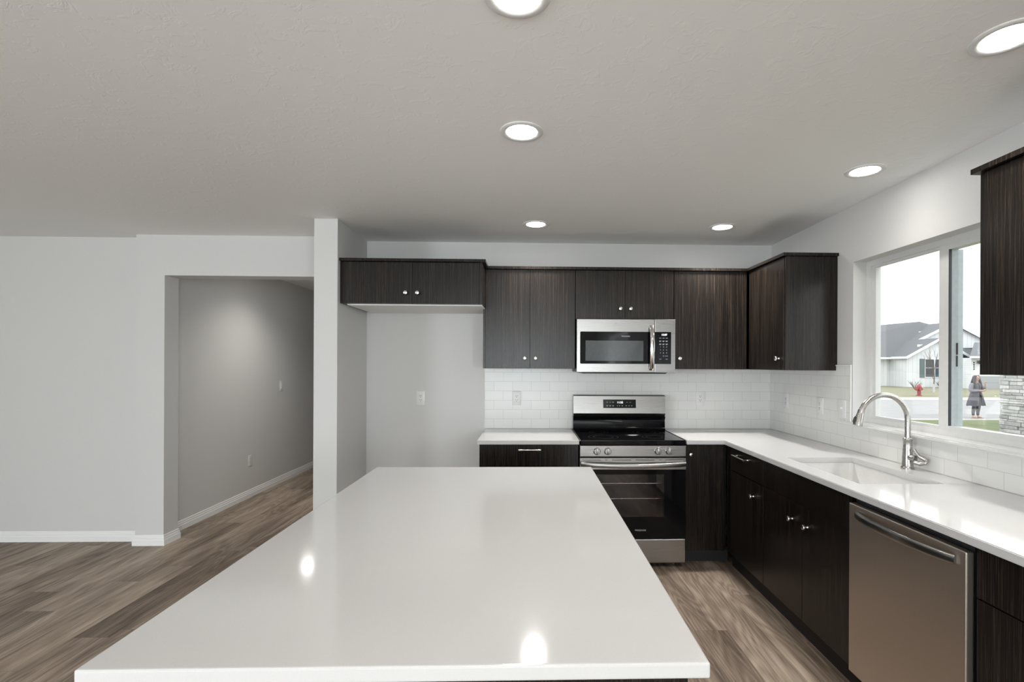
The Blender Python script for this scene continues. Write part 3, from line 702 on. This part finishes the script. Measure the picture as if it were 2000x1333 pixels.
# ------------------------------------------------------------------ island
IX0, IX1, IY0, IY1 = -.812, .338, .9146, 2.689
t = thing('island_cabinet', 'dark island base cabinet beneath the large white island top', 'cabinet', (-.1, 1.8, 0))
part('carcass', box(B(), -.50, .290, .952, 2.65, .10, .8595, .001), M_CAB, t)
part('toe_kick', box(B(), -.44, .235, 1.00, 2.60, 0, .10), M_TOE, t)
for k in range(4): part('door', box(B(), .2905, .309, .956+k*.424, .956+k*.424+.421, .102, .858, .0012), M_CAB, t)
bm = B(); box(bm, IX0, IX1, IY0, IY1, .860, .890, .005, 3)
tag(part('island_countertop', bm, M_Q, None), 'large white quartz island countertop filling the foreground', 'countertop')

# ------------------------------------------------------------------ outlets and switches
def plate(name, label, cat, c, n, kind, group=None):
    """wall plate centred at c facing n ('y' -> -Y, 'x' -> -X, 'X' -> +X)"""
    t = thing(name, label, cat, c, group); c = Vector(c)
    W, H = .0355, .0585
    def P(u, v, w): # u across, v up, w out
        if n == 'y': return c+Vector((u, -w, v))
        if n == 'x': return c+Vector((-w, u, v))
        return c+Vector((w, -u, v))
    def bx(bm, u0, u1, v0, v1, w0, w1, bev=0):
        a, b = P(u0, v0, w0), P(u1, v1, w1); return box(bm, a.x, b.x, a.y, b.y, a.z, b.z, bev)
    pl = part('cover_plate', bx(B(), -W, W, -H, H, .0003, .006, .0025), M_WHT, t, True)
    if kind == 'outlet':
        part('receptacle', bx(B(), -.0165, .0165, -.0335, .0335, .006, .0078, .001), M_WHT, t)
        bm = B()
        for v in (.017, -.017):
            bx(bm, -.0075, -.0050, v-.001, v+.0085, .0076, .0083); bx(bm, .0050, .0075, v-.001, v+.0085, .0076, .0083); bx(bm, -.0025, .0025, v-.011, v-.006, .0076, .0083)
        part('slots', bm, M_SLOT, t)
    elif kind == 'switch':
        part('rocker', bx(B(), -.0165, .0165, -.0335, .0335, .006, .0095, .0015), M_WHT, t)
    else:
        part('toggle_plate', bx(B(), -.0055, .0055, -.012, .012, .006, .0075), M_WHT, t)
        part('toggle', bx(B(), -.004, .004, .0, .011, .0075, .019, .001), M_WHT, t)
    return t
plate('wall_outlet', 'white outlet on the bare wall of the fridge alcove', 'outlet', (-.895, YB, 1.159), 'y', 'outlet')
plate('wall_outlet', 'white outlet on the tile left of the range', 'outlet', (-.104, YB-.0085, 1.161), 'y', 'outlet')
plate('wall_outlet', 'white outlet on the tile between the range and the corner', 'outlet', (1.432, YB-.0085, 1.163), 'y', 'outlet')
plate('wall_outlet', 'white outlet on the window-wall tile nearest the corner', 'outlet', (XR-.0085, 3.885, 1.163), 'x', 'outlet')
plate('wall_outlet', 'white outlet on the window-wall tile midway to the window', 'outlet', (XR-.0085, 3.425, 1.160), 'x', 'outlet')
plate('light_switch', 'white toggle switch on the tile next to the window', 'switch', (XR-.0085, 3.178, 1.163), 'x', 'toggle')
plate('light_switch', 'white rocker switch high on the hallway wall', 'switch', (-3.0, 6.13, 1.170), 'X', 'switch')
plate('wall_outlet', 'white outlet low on the hallway wall above the baseboard', 'outlet', (-3.0, 5.46, .395), 'X', 'outlet')

# ------------------------------------------------------------------ outdoors
G = -.5
M_GR1 = grass_mat('green_lawn_grass', (.085, .105, .042), (.125, .150, .062), (.165, .185, .090))
M_GR2 = grass_mat('dry_spring_grass', (0.132, 0.138, 0.066), (0.198, 0.193, 0.110), (0.253, 0.231, 0.165))
M_CONC = plain('pale_concrete', (0.374, 0.363, 0.347), .8, vscale=3)
M_ROAD = plain('light_grey_asphalt', (0.275, 0.270, 0.264), .9, vscale=2)
M_ROOF = siding_mat('grey_shingles', (0.129, 0.135, 0.142), False, .14)
M_LAP = siding_mat('white_lap_siding', (0.692, 0.711, 0.721), False, .19)
M_BAT = siding_mat('white_board_and_batten', (0.711, 0.729, 0.739), True, .42)
M_FASC = plain('white_fascia', (0.748, 0.758, 0.758), .6, var=.02)
M_SHUT = plain('sage_green_shutter', (0.132, 0.176, 0.171), .6)
M_PANE = plain('far_window_pane', (0.094, 0.099, 0.110), .12)
M_BLIND = plain('teal_curtain', (0.044, 0.110, 0.149), .6)
M_GDOOR = siding_mat('pale_grey_garage_panels', (0.330, 0.341, 0.347), False, .55)
M_FDOOR = siding_mat('grey_recess_siding', (0.220, 0.231, 0.237), False, .22)
M_RED = plain('red_hydrant_paint', (0.303, 0.028, 0.036), .4)
M_BARK = plain('grey_brown_bark', (0.138, 0.116, 0.099), .9)
M_GUARD = plain('white_trunk_guard', (0.468, 0.468, 0.457), .6)
M_TWIG = plain('brown_twigs', (0.143, 0.116, 0.099), .9)
M_STONE = [plain('ledgestone_%d' % i, c, .85, vscale=14, var=.18) for i, c in enumerate(((.36, .355, .35), (.43, .42, .41), (.29, .285, .28), (.50, .49, .48)))]
struct('ground_lawn', box(B(), XR+.6, 60, -14, 17.65, G-.4, G), M_GR1)
struct('ground_curb', box(B(), XR+.6, 90, 17.65, 18.16, G-.4, G+.003), M_CONC)
struct('ground_street', box(B(), XR+.6, 110, 18.16, 28.1, G-.4, G-.01), M_ROAD)
struct('ground_sidewalk', box(B(), XR+.6, 120, 28.1, 30.6, G-.4, G+.003), M_CONC)
struct('ground_far_lawn', box(B(), XR+.6, 150, 30.6, 90, G-.4, G), M_GR2)

# the house across the street
HY = 45.7
house = thing('house', 'white farmhouse-style house with grey shingle roofs across the street', 'house', (37, 50, G))
def slab(bm, quad, th):
    """roof plane: polygon given a real thickness, downwards"""
    q = [Vector(p) for p in quad]; lo = [p-Vector((0, 0, th)) for p in q]
    a = [bm.verts.new(p) for p in q]; b = [bm.verts.new(p) for p in lo]; n = len(q)
    bm.faces.new(a); bm.faces.new(list(reversed(b)))
    for k in range(n): bm.faces.new((a[k], b[k], b[(k+1) % n], a[(k+1) % n]))
    return bm
part('wall', box(B(), 26.0, 40.3, HY+2.3, 56, G-.1, 2.22), M_LAP, house)
bm = B(); box(bm, 34.72, 34.98, HY+2.22, HY+2.32, G, 2.4); part('corner_board', bm, M_FASC, house)
bm = B(); slab(bm, [(25.5, HY+1.6, 2.33), (41.6, HY+1.6, 2.33), (41.45, 52.0, 6.20), (25.5, 52.0, 4.72+.0)], .18); part('roof', bm, M_ROOF, house)
bm = B(); slab(bm, [(41.45, 52.0, 6.20), (41.6, HY+1.6, 2.33), (50.0, HY+4, 3.4), (46.0, 56, 5.0)], .18); part('roof', bm, M_ROOF, house)
part('fascia', box(B(), 25.5, 35.2, HY+1.48, HY+1.60, 2.12, 2.30), M_FASC, house)
# front gable bay
bx0, bx1, bax, bz, ez = 35.25, 40.42, 38.08, 4.02, 2.34
bm = B(); prism(bm, [(bx0, G-.1), (bx1, G-.1), (bx1, 2.34), (bax, bz-.16), (bx0, 2.34)], 1, HY, HY+5); part('gable_bay', bm, M_BAT, house)
bm = B(); slab(bm, [(34.95, HY-.35, ez), (bax, HY-.35, bz+.06), (bax, HY+6, bz+.06), (34.95, HY+6, ez)], .14); part('roof', bm, M_ROOF, house)
bm = B(); slab(bm, [(bax, HY-.35, bz+.06), (41.15, HY-.35, ez), (41.15, HY+6, ez), (bax, HY+6, bz+.06)], .14); part('roof', bm, M_ROOF, house)
for xa in (34.95, 41.15):
    bm = B(); slab(bm, [(xa, HY-.45, ez+.02), (bax, HY-.45, bz+.05), (bax, HY-.35, bz+.05), (xa, HY-.35, ez+.02)], .22); part('rake_board', bm, M_FASC, house)
part('fascia', box(B(), 34.88, 34.95, HY-.45, HY+1.55, 2.14, 2.35), M_FASC, house)
w = part('window_frame', box(B(), 36.93, 40.0, HY-.06, HY, .36, 2.20), M_FASC, house)
for x0, x1 in ((36.99, 37.80), (37.92, 38.72), (38.84, 39.64)):
    p_ = part('pane', box(B(), x0, x1, HY-.075, HY-.055, .46, 2.09), M_PANE, w)
for z in (1.30,): part('muntin', box(B(), 36.99, 39.7, HY-.085, HY-.06, z-.02, z+.02), M_FASC, w)
part('curtain', box(B(), 38.0, 38.62, HY-.082, HY-.07, .47, 1.06), M_BLIND, w)
for x0 in (36.47, 40.05): part('shutter', box(B(), x0, x0+.46, HY-.05, HY, .38, 2.14), M_SHUT, house)
# second, taller gable behind
g2x, g2z = 42.05, 5.82
bm = B(); prism(bm, [(38.3, 3.3), (45.8, 3.3), (45.8, 3.9), (g2x, g2z-.15), (38.3, 3.9)], 1, HY+3, HY+9); part('upper_gable', bm, M_BAT, house)
for sgn, xe, ze in ((-1, 38.3, 4.0), (1, 46.3, 3.72)):
    bm = B(); slab(bm, [(xe, HY+2.7, ze), (g2x, HY+2.7, g2z+.06), (g2x, HY+11, g2z+.06), (xe, HY+11, ze)], .14); part('roof', bm, M_ROOF, house)
    bm = B(); slab(bm, [(xe, HY+2.6, ze+.02), (g2x, HY+2.6, g2z+.05), (g2x, HY+2.7, g2z+.05), (xe, HY+2.7, ze+.02)], .24); part('rake_board', bm, M_FASC, house)
part('wall', box(B(), 40.45, 52, HY+3.2, HY+9, G-.1, 3.7), M_LAP, house)
# recessed entry and garage wing
part('entry_wall', box(B(), 40.45, 41.5, HY+.4, HY+.6, G-.1, 2.3), M_FDOOR, house)
part('downspout', box(B(), 40.30, 40.42, HY-.12, HY, G, 2.3), M_FASC, house)
GY = 42.48
bm = B(); box(bm, 38.50, 46, GY, GY+6, G-.1, 2.2); part('garage_wall', bm, M_LAP, house)
bm = B(); slab(bm, [(38.05, GY-.35, 2.32), (46.5, GY-.35, 2.32), (46.5, GY+4.2, 3.75), (42.6, GY+4.2, 3.75)], .14); part('roof', bm, M_ROOF, house)
part('fascia', box(B(), 38.05, 46.5, GY-.45, GY-.35, 2.16, 2.34), M_FASC, house)
part('garage_door', box(B(), 38.62, 45.2, GY-.06, GY, G, .60), M_GDOOR, house)
bm = B()
for k in range(4): box(bm, 38.68, 38.78, GY-.03, GY-.005, 1.72-k*.19, 1.85-k*.19)
part('house_number', bm, M_SLOT, house)
bm = B(); lathe(bm, [(.0, .32), (.05, .30), (.15, .12), (.15, .09), (.05, .08), (.05, 0), (0, 0)], Matrix.Translation((39.05, GY-.18, 1.66)), 14); box(bm, 39.0, 39.1, GY-.18, GY, 1.88, 1.96); part('porch_light', bm, M_SLOT, house)
for x, y, z in ((40.37, 50.5, 4.90), (36.8, 46.1, 3.36), (42.4, 50.9, 5.5)):
    bm = B(); box(bm, x-.17, x+.17, y-.15, y+.12, z-.10, z+.13, .03); part('roof_vent', bm, M_FASC, house)

# hydrant
hx, hy = 25.67, 32.2
t = thing('fire_hydrant', 'red fire hydrant on the verge across the street', 'hydrant', (hx, hy, G))
part('barrel', lathe(B(), [(.17, 0), (.17, .04), (.11, .05), (.11, .40), (.15, .41), (.15, .46), (.13, .47), (.13, .52), (.15, .53), (.15, .56), (.0, .56)], Matrix.Translation((hx, hy, G)), 20), M_RED, t, True)
part('bonnet', lathe(B(), [(.14, .561), (.135, .62), (.10, .69), (.05, .725), (.03, .73), (.03, .78), (0, .78)], Matrix.Translation((hx, hy, G)), 20), M_RED, t, True)
for d, ln, r in (((-1, -.3, 0), .20, .085), ((1, .3, 0), .20, .065), ((-.3, -1, 0), .20, .065)):
    part('outlet_cap', lathe(B(), [(r, .10), (r, ln), (r+.02, ln+.005), (r+.02, ln+.05), (.02, ln+.055), (0, ln+.055)], axis_m((hx, hy, G+.44), d), 14), M_RED, t, True)

# young bare tree with white trunk guard
def branch(bm, p, d, ln, r, depth):
    p = Vector(p); d = Vector(d).normalized(); pts = [p]; q = p.copy(); dd = d.copy()
    for k in range(4):
        dd = (dd+Vector((random.uniform(-.12, .12), random.uniform(-.12, .12), .06))).normalized(); q = q+dd*ln/4; pts.append(q.copy())
    sweep(bm, pts, [r, r*.85, r*.7, r*.55, r*.4], n=6)
    if depth:
        for k in range(3):
            s = pts[1+k]; a = random.uniform(0, 2*PI); branch(bm, s, dd*.8+Vector((math.cos(a)*.55, math.sin(a)*.55, .3)), ln*.55, r*.5, depth-1)
tx, ty = 30.11, 36.36
t = thing('young_tree', 'bare young tree with white trunk guard in front of the far house', 'tree', (tx, ty, G))
part('trunk', sweep(B(), [(tx, ty, G), (tx, ty, G+.6), (tx+.03, ty, G+1.2), (tx-.03, ty, G+1.9)], [.05, .045, .035, .03], n=8), M_BARK, t, True)
bm = B()
for k, dx in enumerate((-.45, -.15, .3, .05)): branch(bm, (tx-.02, ty, G+1.0+.2*k), (dx, random.uniform(-.2, .2), 1), 1.5, .022, 2)
part('branches', bm, M_BARK, t, True)
part('trunk_guard', lathe(B(), [(.075, 0), (.075, .62), (.06, .625), (.06, .60)], Matrix.Translation((tx, ty, G)), 12), M_GUARD, t, True)
for x, y, lab, s in ((31.7, 40.2, 'bare twiggy shrub just behind the fire hydrant', .75), (37.6, 44.7, 'bare twiggy shrub under the far house window', .55), (41.3, 41.9, 'small bare shrub in front of the far garage door', .5)):
    bm = B()
    for k in range(9): a = 2*PI*k/9; branch(bm, (x, y, G), (math.cos(a)*.6, math.sin(a)*.6, .8), s, .02, 1)
    tag(part('bare_shrub', bm, M_TWIG, None, True), lab, 'shrub')

# ledgestone pier outside the window
t = thing('stone_pier', 'grey stacked ledgestone pier outside at the right edge', 'pillar', (14.3, 13.3, G))
rs = random.Random(3)
part('core', box(B(), 13.68, 15.4, 12.60, 14.05, G, 3.6), M_STONE[2], t)
bms = [B() for _ in M_STONE]; z = G
while z < 3.55:
    h = rs.uniform(.055, .12)
    for side in (0, 1):
        a = 13.60 if side == 0 else 12.52; end = 15.42 if side == 0 else 14.07
        while a < end-.02:
            w_ = min(rs.uniform(.18, .55), end-a); o = rs.uniform(0, .045)
            b_ = bms[rs.randrange(4)]
            if side == 0: box(b_, a+.004, a+w_-.004, 12.52-o, 12.62, z+.004, z+h-.004, .008, 1)
            else: box(b_, 13.60-o, 13.70, a+.004, a+w_-.004, z+.004, z+h-.004, .008, 1)
            a += w_
    z += h
for b_, m_ in zip(bms, M_STONE): part('stone_veneer', b_, m_, t)

# person on the far edge of the lawn
px, py = 16.84, 18.37
M_SKIN = plain('skin', (.50, .33, .26), .5); M_HAIR = plain('dark_brown_hair', (.045, .036, .034), .5)
M_COAT = plain('grey_wool_coat', (.23, .225, .26), .9, vscale=60); M_LEG = plain('charcoal_leggings', (.085, .09, .10), .8); M_SHOE = plain('tan_sandals', (.30, .19, .15), .6)
def skin_obj(chains, name, m, parent, sub=2):
    """chains: lists of (point, radius); chains that start on an existing point share its vertex"""
    me = bpy.data.meshes.new(name); V = []; E = []; R = []; idx = {}
    for ch in chains:
        last = None
        for p, r in ch:
            k = tuple(round(c, 4) for c in p)
            if k not in idx: idx[k] = len(V); V.append(p); R.append(r)
            i = idx[k]
            if last is not None: E.append((last, i))
            last = i
    me.from_pydata(V, E, []); o = bpy.data.objects.new(name, me); COL.objects.link(o)
    o.modifiers.new('s', 'SKIN'); md_ = o.modifiers.new('u', 'SUBSURF'); md_.levels = sub; md_.render_levels = sub
    for i, sv in enumerate(me.skin_vertices[0].data):
        r = R[i]; sv.radius = r if isinstance(r, tuple) else (r, r); sv.use_root = (i == 0)
    dg = bpy.context.evaluated_depsgraph_get(); m2 = bpy.data.meshes.new_from_object(o.evaluated_get(dg))
    bm = B(); bm.from_mesh(m2); bpy.data.meshes.remove(m2); bpy.data.objects.remove(o); bpy.data.meshes.remove(me)
    return part(name, bm, m, parent, True, ang=180)
t = thing('person', 'person with long dark hair in a grey coat and dark leggings, hand raised', 'person', (px, py, G))
# local frame: f = facing (toward the house, turned to the right of the photo), s = person's left
fdir = Vector((.10, -1, 0)).normalized(); sdir = Vector((-fdir.y, fdir.x, 0))
def L(s, f, z): v = Vector((px, py, G))+sdir*s+fdir*f; return (v.x, v.y, G+z)
hip, chest, neck = L(0, 0, .86), L(0, .0, 1.18), L(0, .01, 1.34)
chains = [[(hip, (.135, .10)), (L(0, 0, 1.0), (.115, .09)), (chest, (.135, .10)), (L(0, 0, 1.28), (.10, .075)), (neck, .045), (L(0, .02, 1.40), .047), (L(0, .03, 1.46), (.070, .075)), (L(0, .03, 1.54), (.075, .088)), (L(0, .02, 1.585), .055)],
    [(hip, (.135, .10)), (L(.085, 0, .76), .072), (L(.093, .02, .46), .046), (L(.097, -.01, .30), .044), (L(.10, -.02, .08), .032), (L(.10, .0, .045), .034), (L(.10, .14, .03), .03)],
    [(hip, (.135, .10)), (L(-.085, 0, .76), .072), (L(-.095, .02, .46), .046), (L(-.099, -.01, .30), .044), (L(-.102, -.02, .08), .032), (L(-.104, .0, .045), .034), (L(-.13, .14, .03), .03)],
    # person's left arm raised to the chin, right forearm across the waist
    [(L(0, 0, 1.28), (.10, .075)), (L(.17, -.01, 1.27), .055), (L(.24, .02, 1.03), .042), (L(.15, .20, 1.20), .032), (L(.13, .24, 1.25), .026), (L(.12, .25, 1.30), (.040, .022))],
    [(L(0, 0, 1.28), (.10, .075)), (L(-.17, -.01, 1.27), .055), (L(-.24, .0, 1.02), .042), (L(-.03, .20, 1.04), .032), (L(.03, .22, 1.045), .026), (L(.09, .23, 1.045), (.040, .022))]]
for k in range(4):   # fingers, unequal and curled
    ln = (.062, .072, .068, .052)[k]; o_ = -.027+.018*k
    chains.append([(L(.12, .25, 1.30), (.040, .022)), (L(.12+o_, .255, 1.335), .0095), (L(.12+o_, .275, 1.335+ln*.6), .009), (L(.115+o_, .25, 1.335+ln), .008)])
    chains.append([(L(.09, .23, 1.045), (.040, .022)), (L(.125, .235, 1.045+o_), .0095), (L(.125+ln*.6, .25, 1.045+o_), .009), (L(.125+ln, .23, 1.042+o_), .008)])
chains.append([(L(.12, .25, 1.30), (.040, .022)), (L(.075, .245, 1.305), .011), (L(.070, .26, 1.345), .009)])
chains.append([(L(.09, .23, 1.045), (.040, .022)), (L(.085, .24, 1.09), .011), (L(.115, .25, 1.098), .009)])
body = skin_obj(chains, 'body', M_SKIN, t)
bm = B(); lathe(bm, [(0, 0), (.012, .008), (.009, .03), (0, .045)], axis_m(L(0, .125, 1.475), fdir*.2+Vector((0, 0, 1))), 10); part('nose', bm, M_SKIN, body, True)
for s_ in (.032, -.032): part('eye', lathe(B(), [(.0, -.010), (.010, -.004), (.012, 0), (.010, .005), (0, .008)], axis_m(L(s_, .108, 1.522), fdir), 12), plain('dark_eye', (.03, .02, .02), .2), body, True)
part('mouth', sweep(B(), [L(.025, .106, 1.448), L(0, .114, 1.445), L(-.025, .106, 1.448)], .005, n=8), plain('lips', (.42, .16, .15), .4), body, True)
# hair: cap and long falling locks
hc = []
hc.append([(L(0, .0, 1.60), .06), (L(0, -.02, 1.55), (.105, .10)), (L(0, -.06, 1.46), (.115, .07)), (L(0, -.10, 1.34), (.135, .055)), (L(0, -.12, 1.20), (.13, .045)), (L(0, -.12, 1.10), (.09, .03))])
for s_ in (1, -1): hc.append([(L(0, .0, 1.60), .06), (L(.085*s_, .02, 1.54), .045), (L(.105*s_, .03, 1.44), .045), (L(.13*s_, .05, 1.32), .045), (L(.135*s_, .08, 1.20), .035), (L(.13*s_, .09, 1.12), .02)])
skin_obj(hc, 'hair', M_HAIR, t)
# coat: flared open shell with sleeves
bm = B(); rings = []; prof = [(1.335, .075, .065), (1.30, .165, .095), (1.22, .185, .125), (1.08, .165, .135), (.95, .185, .15), (.80, .235, .19), (.62, .285, .24), (.46, .31, .27)]
NN = 28
for z, rx, ry in prof:
    gap = .10 if z > 1.0 else .10+.45*(1.0-z)/.55
    rings.append([bm.verts.new(L(rx*math.sin(gap+(2*PI-2*gap)*k/NN), ry*math.cos(gap+(2*PI-2*gap)*k/NN)*1.0, z+.012*math.sin(5*k))) for k in range(NN+1)])
for r0, r1 in zip(rings, rings[1:]):
    for k in range(NN): bm.faces.new((r0[k], r0[k+1], r1[k+1], r1[k]))
bmesh.ops.solidify(bm, geom=bm.faces[:], thickness=.014)
coat = part('coat', bm, M_COAT, t, True, ang=60)
for pts, rr in (([L(.15, 0, 1.285), L(.19, -.01, 1.23), L(.25, .02, 1.03), L(.16, .185, 1.185)], [.070, .072, .066, .050]), ([L(-.15, 0, 1.285), L(-.19, -.01, 1.23), L(-.25, 0, 1.02), L(-.07, .175, 1.038)], [.070, .072, .066, .050])):
    P = [Vector(p) for p in pts]; dense = []; dr = []
    for i in range(3):
        for q in range(5):
            dense.append(P[i].lerp(P[i+1], q/5)); dr.append(rr[i]+(rr[i+1]-rr[i])*q/5)
    dense.append(P[3]); dr.append(rr[3])
    for _ in range(2): dense = [dense[0]]+[(dense[i-1]+dense[i]*2+dense[i+1])/4 for i in range(1, len(dense)-1)]+[dense[-1]]
    part('sleeve', sweep(B(), dense, dr, n=14), M_COAT, coat, True)
for s_ in (1, -1):
    part('leggings', sweep(B(), [L(.080*s_, 0, .86), L(.088*s_, .005, .74), L(.092*s_, .02, .60), L(.095*s_, .02, .46), L(.096*s_, -.008, .32), L(.10*s_, -.02, .20), L(.10*s_, -.018, .11)], [.10, .098, .078, .063, .062, .05, .042], n=16), M_LEG, t, True)
    bm = B(); a0 = L(.10*s_ if s_ > 0 else -.115, -.045, .012); a1 = L(.105*s_ if s_ > 0 else -.135, .19, .012)
    sweep(bm, [a0, Vector(a0).lerp(Vector(a1), .3), Vector(a0).lerp(Vector(a1), .7), a1], [.036, .034, .044, .030], [.012]*4, side=sdir, n=14, sq=3)
    part('shoe', bm, M_SHOE, t, True)
